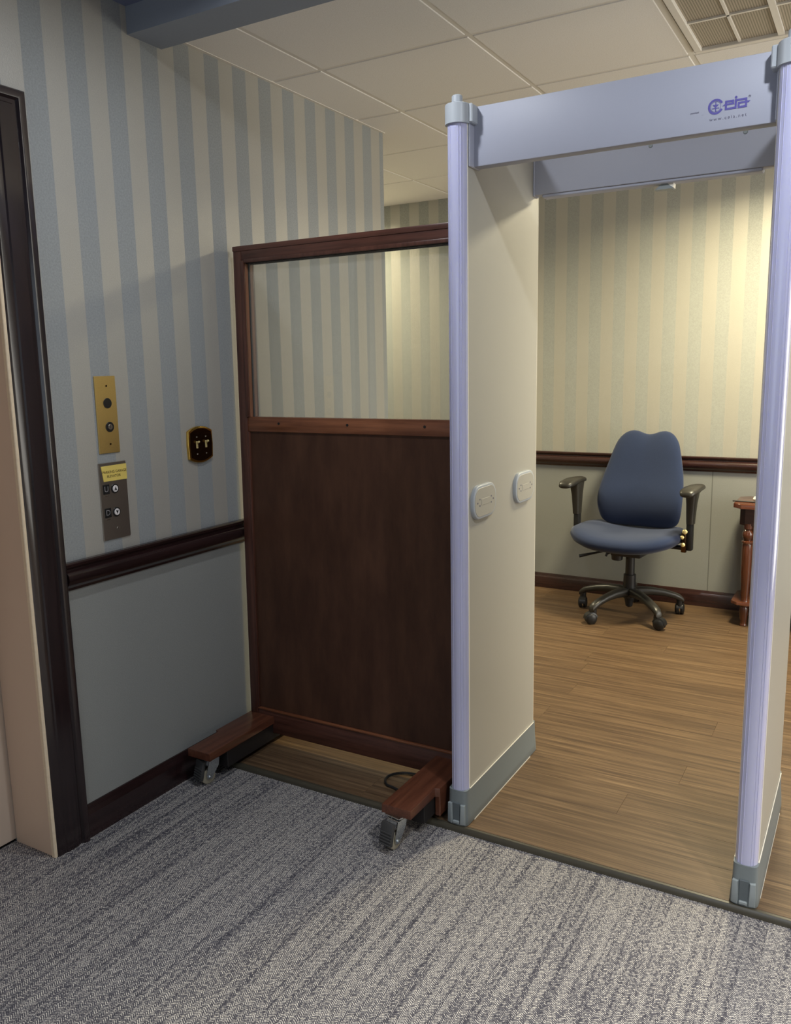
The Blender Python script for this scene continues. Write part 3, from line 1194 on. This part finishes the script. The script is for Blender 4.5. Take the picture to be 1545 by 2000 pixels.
for (x0, x1, left) in ((XL0, XL1, True), (XR0, XR1, False)):
    b = B()
    dbox(b, (x0, PF, 0.09), (x1, PB, ZT), 0.002)
    pn = obj('side_panel', b, M_det, det)
    for front in (True, False):
        yb = PF if front else PB
        b = B()
        o = [(u - DX, v - DY) for u, v in column_outline(x0, x1, yb, 0.030 if front else 0.022, front)]
        prism(b, o, 0.09, ZT - 0.01)
        if front:
            colm = obj('light_column', b, M_lav, det)
            # narrow pale seam between column and panel
            b = B()
            dbox(b, (x0 - 0.0008, yb - 0.002, ZS), (x1 + 0.0008, yb + 0.003, ZT), 0.0005)
            obj('seam_strip', b, M_det_edge, det)
            # shallow flutes that show as lines on the clear tube
            b = B()
            for a in (48, 62, 112, 132):
                aa = math.radians(a)
                cx, hw = (x0 + x1) / 2, (x1 - x0) / 2
                u, v = cx + (hw + 0.0001) * math.cos(aa), yb - 0.0301 * math.sin(aa)
                tube(b, [(u - DX, v - DY, ZS), (u - DX, v - DY, ZT - 0.03)], 0.0012, 6)
            obj('flute', b, M_lav, colm)
        else:
            obj('end_strip', b, M_det_edge, det)
        # collar and top knob
        s = -1 if front else 1
        b = B()
        e = 0.007
        o = [(u - DX, v - DY) for u, v in column_outline(x0 - e, x1 + e, yb, 0.030 + e if front else 0.022 + e, front)]
        prism(b, o, ZT - 0.052, ZT + 0.002, bev=0.002)
        # ear that clasps the crossbar
        if left:
            xa, xb = x1 + 0.003, x1 + 0.017
        else:
            xa, xb = x0 - 0.017, x0 - 0.003
        ya, yb2 = (yb - 0.004, yb + 0.040) if front else (yb - 0.034, yb + 0.004)
        dbox(b, (min(xa, xb) - 0.004, ya, ZT - 0.050), (max(xa, xb), yb2, ZT + 0.001), 0.003)
        cl = obj('collar', b, M_cap, det)
        b = B()
        cyl(b, ((x0 + x1) / 2 - DX, yb + s * 0.004 - DY, ZT), ((x0 + x1) / 2 - DX, yb + s * 0.004 - DY, ZT + 0.027), 0.0165, 0.0155, 20, 0.003)
        obj('knob', b, M_cap, cl)
    # skirt: flared boot around the panel foot
    def boot(z, e, ef):
        cx, hw = (x0 + x1) / 2, (x1 - x0) / 2 + e
        n = 10
        pts = []
        f0, fd = PF - 0.006, 0.026 + ef
        for i in range(n + 1):
            a = PI * i / n
            c_, s_ = math.cos(a), math.sin(a)
            k_ = 0.55
            pts.append((cx + hw * math.copysign(abs(c_) ** k_, c_) - DX, f0 - fd * abs(s_) ** k_ - DY, z))
        g0, gd = PB + 0.004, 0.020 + ef * 0.8
        for i in range(n + 1):
            a = PI + PI * i / n
            c_, s_ = math.cos(a), math.sin(a)
            pts.append((cx + hw * math.copysign(abs(c_) ** 0.55, c_) - DX, g0 + gd * abs(s_) ** 0.55 - DY, z))
        return pts
    b = B()
    loft(b, [boot(0.0, 0.007, 0.005), boot(0.004, 0.009, 0.007), boot(0.03, 0.0075, 0.005), boot(0.075, 0.004, 0.002), boot(ZS, 0.003, 0.0005)])
    sk = obj('skirt', b, M_skirt, det)
    # raised cheeks and slot on the front of the boot
    cx = (x0 + x1) / 2
    fy = PF - 0.036
    for s in (-1, 1):
        b = B()
        Mt = Matrix.Translation((cx - DX + s * 0.0215, fy - DY + 0.003, 0.0))
        pr = [(-0.009, 0.006), (0.009, 0.006), (0.0075, 0.074), (-0.0075, 0.074)]
        prism(b, pr, -0.010, 0.008, Mt @ Matrix.Rotation(PI / 2, 4, 'X') @ Matrix.Rotation(math.radians(s * 14), 4, 'Y'), bev=0.003, seg=2)
        obj('cheek', b, M_skirt_lite, sk)
    b = B()
    box(b, (cx - DX - 0.012, fy - DY - 0.0022, 0.014), (cx - DX + 0.012, fy - DY + 0.006, 0.078), 0.001)
    obj('slot', b, M_skirt_dark, sk)
    b = B()
    box(b, (cx - DX - 0.011, fy - DY - 0.008, 0.008), (cx - DX + 0.011, fy - DY + 0.004, 0.018), 0.002)
    obj('ledge', b, M_skirt_lite, sk)
    # foot strip that shows as a pale line along the floor
    b = B()
    for xx in ((x1 + 0.0075, x1 + 0.0095), (x0 - 0.0095, x0 - 0.0075)):
        dbox(b, (xx[0], PF + 0.02, 0.0005), (xx[1], PB - 0.05, 0.004))
    obj('floor_strip', b, M_det_edge, sk)
    b = B()
    for xx in ((x1 + 0.001, x1 + 0.0035), (x0 - 0.0035, x0 - 0.001)):
        dbox(b, (xx[0], PF, ZS - 0.001), (xx[1], PB, ZS + 0.0015))
    obj('skirt_edge', b, M_det_edge, sk)

# crossbars
HYF, HYB = 2.3254, 2.817
for (ya, yb, nm) in ((HYF, HYF + 0.042, 'front_crossbar'), (HYB, HYB + 0.042, 'rear_crossbar')):
    b = B()
    dbox(b, (XL1 + 0.004, ya, ZH), (XR0 - 0.004, yb, ZT), 0.003, 2)
    cb = obj(nm, b, M_hdr, det)
    for (xa, xb) in ((XL1 - 0.009, XL1 + 0.006), (XR0 - 0.006, XR0 + 0.009)):
        b = B()
        dbox(b, (max(xa, XL1 - 0.0005) if xa < 1.4 else xa, ya - (0.030 if ya == HYF else 0.002), ZH - 0.003), (xb if xb < 1.4 else min(xb, XR0 + 0.0005), yb + 0.002, ZT - 0.002), 0.002)
        obj('end_plate', b, M_hdr, cb)
    if ya == HYF:
        front_bar = cb
    else:
        rear_bar = cb
b = B()
dbox(b, (XL1 + 0.03, HYB + 0.006, ZH - 0.010), (1.80, HYB + 0.050, ZH + 0.002), 0.003)
obj('control_tray', b, M_hdr, rear_bar)
b = B()
prism(b, [(1.480 - DX, ZH - 0.026), (1.535 - DX, ZH - 0.026), (1.535 - DX, ZH - 0.009), (1.50 - DX, ZH - 0.009)], 0, 0.030,
      Matrix(((1, 0, 0, 0), (0, 0, 1, HYB + 0.02 - DY), (0, 1, 0, 0), (0, 0, 0, 1))))
sn = obj('sensor', b, M_skirt_lite, rear_bar)
b = B()
prism(b, [(1.520 - DX, ZH - 0.011), (1.538 - DX, ZH - 0.024), (1.5385 - DX, ZH - 0.010)], -0.001, 0.031,
      Matrix(((1, 0, 0, 0), (0, 0, 1, HYB + 0.02 - DY), (0, 1, 0, 0), (0, 0, 0, 1))))
obj('sensor_lens', b, M_whitepl, sn)
for sx in (1.468, 1.747):
    b = B()
    cyl(b, (sx - DX, HYB - DY + 0.001, 2.156), (sx - DX, HYB - DY - 0.003, 2.156), 0.007, 0.006, 16, 0.001)
    obj('screw_cap', b, M_skirt_lite, rear_bar)

# printed emblem on the front crossbar, drawn in print units (u right, v up)
LX, LZ, LS = 1.7262, 2.0885, 0.0001185
LM = Matrix(((LS, 0, 0, LX - DX), (0, 0, -1, HYF - DY - 0.0001), (0, LS, 0, LZ), (0, 0, 0, 1)))


FLATS = [0]


def flat(bm, pts):
    FLATS[0] += 1
    prism(bm, pts, 0.0, 0.0004 + 0.000004 * (FLATS[0] % 97), LM)


def ring(bm, cx, cy, r0, r1, a0, a1, n=40):
    for i in range(n):
        a, c = math.radians(a0 + (a1 - a0) * i / n), math.radians(a0 + (a1 - a0) * (i + 1) / n)
        flat(bm, [(cx + r0 * math.cos(a), cy + r0 * math.sin(a)), (cx + r1 * math.cos(a), cy + r1 * math.sin(a)),
                  (cx + r1 * math.cos(c), cy + r1 * math.sin(c)), (cx + r0 * math.cos(c), cy + r0 * math.sin(c))])


def rect(bm, u0, v0, u1, v1):
    flat(bm, [(u0, v0), (u1, v0), (u1, v1), (u0, v1)])


b = B()
C0, C1 = 155, 160
ring(b, C0, C1, 112, 155, 26, 334)
ring(b, C0, C1, 98, 102, 0, 360, 36)
flat(b, [(C0 - 62, C1 + 38), (C0 + 62, C1 + 38), (C0, C1 - 26)])
rect(b, C0 - 70, C1 - 40, C0 + 70, C1 - 24)
rect(b, C0 - 9, C1 - 92, C0 + 9, C1 + 92)
S = 40
e0, e1, vb, vt, vm = 340, 515, 60, 245, 152
rect(b, e0, vb, e0 + S, vt)
rect(b, e0 + S, vt - S, e1, vt)
rect(b, e1 - S, vm, e1, vt - S)
flat(b, [(e0 - 60, vm - 8), (e0, vm + 36), (e1 - S, vm + 36), (e1 - S, vm), (e0, vm)])
rect(b, e0 + S, vb, 535, vb + S)
rect(b, 530, vb, 530 + S, vt)
rect(b, 530 + S, vt - S, 770, vt)
rect(b, 730, vb, 770, vt - S)
rect(b, 590, vm - 6, 730, vm + 30)
flat(b, [(770, vm - 6), (770, vm + 30), (835, vm + 30), (800, vm - 6)])
rect(b, 590, vb + S, 628, vm - 6)
rect(b, 590, vb, 730, vb + S)
ring(b, 552, 282, 0.5, 26, 0, 360, 18)
obj('emblem', b, M_logo, front_bar)
b = B()
ring(b, 815, 262, 18, 25, 0, 360, 20)
obj('registered_ring', b, M_print, front_bar)
TXT = Matrix(((1, 0, 0, 0), (0, 0, -1, HYF - DY - 0.0002), (0, 1, 0, 0), (0, 0, 0, 1)))


def txtM(x, z):
    M = TXT.copy()
    M[0][3] = x - DX
    M[2][3] = z
    return M


lettering('lettering', 'www.ceia.net', 0.0112, txtM(1.774, 2.0782), M_print, front_bar, spacing=1.42)
lettering('lettering', 'patented', 0.0058, txtM(1.6945, 2.1005), M_print, front_bar, spacing=1.0)
lettering('lettering', 'R', 0.0042, txtM(LX + 815 * LS, LZ + 262 * LS), M_print, front_bar)

# oval port covers on the inner face of the left panel
def rounded(hw, hh, r, n=8):
    p = []
    for cx, cy, a0 in ((hw - r, hh - r, 0), (-hw + r, hh - r, 90), (-hw + r, -hh + r, 180), (hw - r, -hh + r, 270)):
        for i in range(n + 1):
            a = math.radians(a0 + 90 * i / n)
            p.append((cx + r * math.cos(a), cy + r * math.sin(a)))
    return p


for yy in (2.393, 2.739):
    M = Matrix(((0, 0, 1, XL1 - DX), (1, 0, 0, yy - DY), (0, 1, 0, 1.0585), (0, 0, 0, 1)))
    b = B()
    prism(b, rounded(0.0875, 0.054, 0.046), 0, 0.012, M, bev=0.004, seg=3)
    rim = obj('port_cover', b, M_cap, det)
    b = B()
    prism(b, rounded(0.079, 0.0455, 0.038), 0.011, 0.0128, M, bev=0.0006)
    obj('cover_face', b, M_det, rim)
    b = B()
    box(b, (-0.032, -0.010, 0.0126), (0.032, 0.010, 0.0136), 0.0004, 1, M)
    obj('label_plate', b, M_det, rim)
    for s in (-1, 1):
        disc_pts = [(s * 0.060, 0.0, 0.0030), (s * 0.044, 0.010, 0.0026), (s * 0.044, -0.010, 0.0026)]
        for u, v, r in disc_pts:
            b = B()
            t = bmesh.new()
            bmesh.ops.create_circle(t, cap_ends=True, segments=12, radius=r, matrix=Matrix.Translation((u, v, 0.0130)))
            ex = bmesh.ops.extrude_face_region(t, geom=t.faces[:])
            bmesh.ops.translate(t, verts=[g for g in ex['geom'] if isinstance(g, bmesh.types.BMVert)], vec=(0, 0, 0.0006))
            merge(b, t, M)
            obj('screw_hole', b, M_print, rim)

# ------------------------------------------------------------------ office chair
chair = thing('office_chair', 'navy fabric swivel office chair with black arms standing before the far wall', 'chair', (0.94, 4.83, 0.0), (0, 0, math.radians(-6)))
CH = math.radians(-6)


def superring(cx, cy, z, hx, hy, p=3.2, n=40, tilt=None):
    pts = []
    for i in range(n):
        a = 2 * PI * i / n
        c_, s_ = math.cos(a), math.sin(a)
        pts.append((cx + hx * math.copysign(abs(c_) ** (2 / p), c_), cy + hy * math.copysign(abs(s_) ** (2 / p), s_), z))
    return pts


# seat: waterfall cushion (local -y is the front)
def seat_z(x, y):
    f = max(0.0, (-0.10 - y) / 0.22)
    return -0.045 * f * f - 0.018 * max(0.0, 1 - (abs(x) / 0.22) ** 2) * (1 - f) + 0.012 * (abs(x) / 0.3) ** 2


b = B()
SZ = 0.522
rows = []
for (k_, dz, sc) in ((0, -0.085, 0.74), (1, -0.078, 0.88), (2, -0.058, 0.965), (3, -0.034, 1.0), (4, -0.014, 0.985), (5, -0.003, 0.93), (6, 0.0, 0.80), (7, 0.0, 0.55), (8, 0.0, 0.25)):
    r = []
    for (x, y, z) in superring(-0.012, -0.02, 0, 0.318 * sc, 0.268 * sc, 2.9, 44):
        zz = SZ + dz + (seat_z(x, y) if dz > -0.04 else seat_z(x, y) * 0.8)
        r.append((x, y, zz))
    rows.append(r)
loft(b, rows)
seat = obj('seat', b, M_fabric, chair, 60)
b = B()
loft(b, [superring(0, -0.01, SZ - 0.098, 0.20, 0.18, 3), superring(0, -0.01, SZ - 0.080, 0.245, 0.215, 3)])
obj('seat_pan', b, M_black, chair)

# backrest with heart-shaped top
BZ0 = 0.515
HALF = [(0.0, -0.002), (0.10, -0.002), (0.18, 0.004), (0.228, 0.032), (0.249, 0.085), (0.257, 0.155), (0.253, 0.23), (0.239, 0.31), (0.219, 0.39),
        (0.203, 0.45), (0.182, 0.506), (0.148, 0.546), (0.108, 0.563), (0.068, 0.561), (0.032, 0.549), (0.0, 0.543)]


def catmull(pts, n=5):
    out = []
    P = [Vector((-pts[1][0], pts[1][1]))] + [Vector(p) for p in pts] + [Vector((-pts[-2][0], pts[-2][1]))]
    for i in range(1, len(P) - 2):
        for k2 in range(n):
            t2 = k2 / n
            a_, b_, c_, d_ = P[i - 1], P[i], P[i + 1], P[i + 2]
            out.append(0.5 * ((2 * b_) + (c_ - a_) * t2 + (2 * a_ - 5 * b_ + 4 * c_ - d_) * t2 * t2 + (3 * b_ - a_ - 3 * c_ + d_) * t2 ** 3))
    out.append(P[-2])
    return out


half = catmull(HALF)
outl = [(p.x, p.y) for p in half] + [(-p.x, p.y) for p in reversed(half[1:-1])]


def back_y(h, x):
    lean = 0.155 + 0.13 * h + 0.12 * h * h
    lumb = -0.035 * math.exp(-((h - 0.16) / 0.12) ** 2)
    return lean + lumb - 0.55 * x * x


def back_ring(s_, side):
    """side -1 = front, +1 = rear; s_ from 1 (rim) to 0 (centre)."""
    r = []
    th = 0.042 * (1 - s_ ** 5) ** 0.5
    for x, h in outl:
        xx, hh = x * s_, 0.27 + (h - 0.27) * s_
        r.append((xx, back_y(hh, xx) + side * th, BZ0 + hh))
    return r


b = B()
SS = [0.04, 0.25, 0.45, 0.62, 0.75, 0.85, 0.92, 0.965, 0.99]
loft(b, [back_ring(q, -1) for q in SS] + [back_ring(1.0, 0)] + [back_ring(q, 1) for q in reversed(SS)])
back = obj('backrest', b, M_fabric, chair, 80)
b = B()
tube(b, [(0, 0.06, 0.40), (0, 0.17, 0.40), (0, 0.235, 0.44), (0, 0.245, 0.60), (0, 0.25, 0.72)], [0.022, 0.024, 0.026, 0.024, 0.018], 12)
obj('back_support', b, M_black, chair)

# mechanism, gas column
b = B()
box(b, (-0.09, -0.09, 0.368), (0.09, 0.12, 0.405), 0.008, 2)
cyl(b, (-0.062, -0.05, 0.338), (-0.062, -0.05, 0.372), 0.032, 0.034, 20, 0.004)
obj('mechanism', b, M_black, chair)
b = B()
tube(b, [(-0.08, -0.03, 0.385), (-0.14, -0.05, 0.382), (-0.20, -0.09, 0.368), (-0.27, -0.12, 0.350)], [0.006, 0.006, 0.007, 0.011], 8)
obj('lever', b, M_black, chair)
b = B()
tube(b, [(-0.09, -0.06, 0.385), (-0.115, -0.075, 0.375), (-0.12, -0.08, 0.358)], [0.008, 0.009, 0.007], 8)
obj('lever', b, M_black, chair)
b = B()
cyl(b, (0, 0, 0.235), (0, 0, 0.380), 0.027, seg=24)
cyl(b, (0, 0, 0.110), (0, 0, 0.250), 0.0375, 0.036, 24, 0.003)
lathe(b, [(0.012, 0.050), (0.020, 0.056), (0.026, 0.090), (0.034, 0.112)], 20)
obj('gas_column', b, M_black, chair)

# five-star base: each leg with its caster
ANG = [171, 243, 315, 27, 99]
for k_, ad in enumerate(ANG):
    a = math.radians(ad) - CH
    ca, sa = math.cos(a), math.sin(a)
    b = B()
    rings = []
    for (r, z, hw, hh) in ((0.018, 0.138, 0.034, 0.030), (0.06, 0.146, 0.031, 0.027), (0.13, 0.146, 0.027, 0.023), (0.20, 0.136, 0.025, 0.020), (0.265, 0.118, 0.024, 0.019), (0.297, 0.104, 0.023, 0.020), (0.318, 0.088, 0.018, 0.015)):
        pts = []
        for q in range(12):
            t_ = 2 * PI * q / 12
            o_ = hw * math.copysign(abs(math.cos(t_)) ** 0.7, math.cos(t_))
            v_ = hh * math.copysign(abs(math.sin(t_)) ** 0.7, math.sin(t_))
            pts.append((r * ca - o_ * sa, r * sa + o_ * ca, z + v_))
        rings.append(pts)
    loft(b, rings)
    leg = obj('leg', b, M_chairplastic, chair, 50)
    # twin-wheel caster
    b = B()
    cx, cy = 0.298 * ca, 0.298 * sa
    wa = math.radians([12, -52, -100, 8, 60][k_]) - CH     # direction of the wheel axle
    ax = Vector((math.cos(wa), math.sin(wa), 0))
    off = Vector((-ax.y, ax.x, 0)) * (0.016 if k_ in (2, 3) else -0.016)
    RW = 0.0325
    ctr = Vector((cx, cy, RW)) + off
    cyl(b, (cx, cy, 0.045), (cx, cy, 0.100), 0.017, 0.019, 14)
    for s in (-1, 1):
        Mw = axis_matrix(ctr + ax * (0.004 * s), ax * s)
        lathe(b, [(0.004, 0.0), (RW - 0.002, 0.0), (RW, 0.004), (RW, 0.014), (RW - 0.006, 0.021), (0.011, 0.024), (0.003, 0.0245)], 24, Mw)
    dn = off.normalized()
    rings = []
    for q in range(15, 181, 15):
        e_ = Vector((0, 0, 1)) * math.sin(math.radians(q)) - dn * math.cos(math.radians(q))
        i_, o_ = ctr + e_ * (RW - 0.002), ctr + e_ * (RW + 0.006)
        rings.append([i_ - ax * 0.021, i_ + ax * 0.021, o_ + ax * 0.018, o_ - ax * 0.018])
    loft(b, rings)
    obj('caster', b, M_black, leg, 40)
b = B()
lathe(b, [(0.02, 0.108), (0.048, 0.112), (0.052, 0.135), (0.046, 0.158), (0.030, 0.163)], 24)
obj('hub', b, M_chairplastic, chair)

# arms
def chair_arm(s):
    p = bpy.data.objects.new('armrest', None)
    p.empty_display_size = 0.05
    COL.objects.link(p)
    p.parent = chair
    x = s * 0.345
    b = B()
    rings = []
    N = 12
    for (yy, hw, hh, zc) in ((-0.165, 0.020, 0.008, 0.768), (-0.160, 0.034, 0.016, 0.772), (-0.13, 0.045, 0.022, 0.779), (-0.06, 0.047, 0.022, 0.786), (0.02, 0.040, 0.019, 0.788), (0.08, 0.034, 0.017, 0.786), (0.105, 0.028, 0.014, 0.782), (0.115, 0.016, 0.007, 0.780)):
        rr = []
        for q in range(20):
            t_ = 2 * PI * q / 20
            rr.append((x + s * 0.012 + hw * math.copysign(abs(math.cos(t_)) ** 0.75, math.cos(t_)), yy, zc + hh * math.copysign(abs(math.sin(t_)) ** 0.75, math.sin(t_))))
        rings.append(rr)
    loft(b, rings)
    obj('arm_pad', b, M_chairplastic, p, 60)
    b = B()
    rings = []
    for (z, hx, hy, dx) in ((0.585, 0.020, 0.030, 0.004), (0.62, 0.021, 0.034, 0.004), (0.70, 0.025, 0.040, 0.002), (0.755, 0.030, 0.052, 0.0), (0.778, 0.032, 0.056, 0.0)):
        rings.append(superring(x - s * dx, 0.0, z, hx, hy, 4, 20))
    loft(b, rings)
    obj('arm_sleeve', b, M_chairplastic, p, 50)
    b = B()
    box(b, (x - s * 0.006 - 0.016, -0.022, 0.432), (x - s * 0.006 + 0.016, 0.022, 0.60), 0.004, 2)
    box(b, (min(x - s * 0.14, x + s * 0.008), -0.02, 0.432), (max(x - s * 0.14, x + s * 0.008), 0.03, 0.450), 0.004, 2)
    obj('arm_post', b, M_black, p)
    return p


chair_arm(-1)
ar = chair_arm(1)
b = B()
box(b, (0.306, -0.050, 0.425), (0.334, -0.026, 0.540), 0.004, 2)
brk = obj('arm_bracket', b, M_bronze, ar)
for (x, z, r) in ((0.326, 0.545, 0.014), (0.312, 0.512, 0.011), (0.318, 0.470, 0.012)):
    b = B()
    lathe(b, [(r, 0.0), (r, 0.004), (r * 0.6, 0.009), (r * 0.3, 0.010)], 16, axis_matrix((x, -0.050, z), (0.1, -1, 0.15)))
    obj('bolt', b, M_toggle, brk)

# ------------------------------------------------------------------ console table
TX0, TX1, TY0, TY1, TH = 1.485, 2.26, 4.855, 5.170, 0.705
tab = thing('console_table', 'glossy cherry console table with turned legs behind the detector', 'table', ((TX0 + TX1) / 2, (TY0 + TY1) / 2, 0))
TCX, TCY = (TX0 + TX1) / 2, (TY0 + TY1) / 2


def top_outline(x0, x1, y0, y1, c):
    return [(x0 + c, y0), (x1 - c, y0), (x1, y0 + c), (x1, y1 - c), (x1 - c, y1), (x0 + c, y1), (x0, y1 - c), (x0, y0 + c)]


b = B()
prism(b, [(u - TCX, v - TCY) for u, v in top_outline(TX0, TX1, TY0, TY1, 0.045)], TH - 0.028, TH, bev=0.008, seg=3)
obj('tabletop', b, M_table_x, tab)
b = B()
prism(b, [(u - TCX, v - TCY) for u, v in top_outline(TX0 + 0.035, TX1 - 0.035, TY0 + 0.03, TY1 - 0.01, 0.03)], TH - 0.125, TH - 0.028)
obj('apron', b, M_table_dark, tab)
for lx in (TX0 + 0.082, TX1 - 0.082):
    for ly in (TY0 + 0.048, TY1 - 0.04):
        b = B()
        Mt = Matrix.Translation((lx - TCX, ly - TCY, 0))
        lathe(b, [(0.018, 0.0), (0.020, 0.006), (0.016, 0.016), (0.018, 0.028), (0.023, 0.075), (0.024, 0.100), (0.020, 0.112), (0.025, 0.118), (0.025, 0.126)], 20, Mt)
        lathe(b, [(0.022, 0.142), (0.019, 0.150), (0.021, 0.170), (0.027, 0.32), (0.029, 0.44), (0.026, 0.475), (0.031, 0.482), (0.031, 0.490), (0.020, 0.496),
                  (0.024, 0.505), (0.029, 0.520), (0.029, 0.535), (0.022, 0.550), (0.018, 0.556), (0.024, 0.562), (0.024, 0.590)], 20, Mt)
        obj('leg', b, M_table, tab)
b = B()
prism(b, [(u - TCX, v - TCY) for u, v in top_outline(TX0 + 0.012, TX1 - 0.012, TY0 + 0.012, TY1 - 0.008, 0.035)], 0.126, 0.143, bev=0.003, seg=2)
obj('lower_shelf', b, M_table_x, tab)
b = B()
box(b, (TX0 + 0.08 - TCX, TY1 - 0.05 - TCY, 0.143), (TX1 - 0.08 - TCX, TY1 - 0.035 - TCY, TH - 0.125))
obj('back_panel', b, M_table_dark, tab)

# things lying on the table
b = B()
lathe(b, [(0.020, 0.0), (0.030, 0.003), (0.036, 0.010), (0.037, 0.018), (0.032, 0.027), (0.018, 0.033), (0.002, 0.034)], 24)
tag(obj('white_puck', b, M_whitepl, loc=(1.612, 4.965, TH)), 'small round white plastic puck on the console table beside the detector column', 'puck')
b = B()
box(b, (-0.125, -0.006, 0.0), (0.125, 0.006, 0.007), 0.002, 1, Matrix.Rotation(math.radians(-3), 4, 'Z'))
tag(obj('black_strip', b, M_black, loc=(1.600, 4.925, TH)), 'thin black strip lying along the front of the console table top', 'strip')
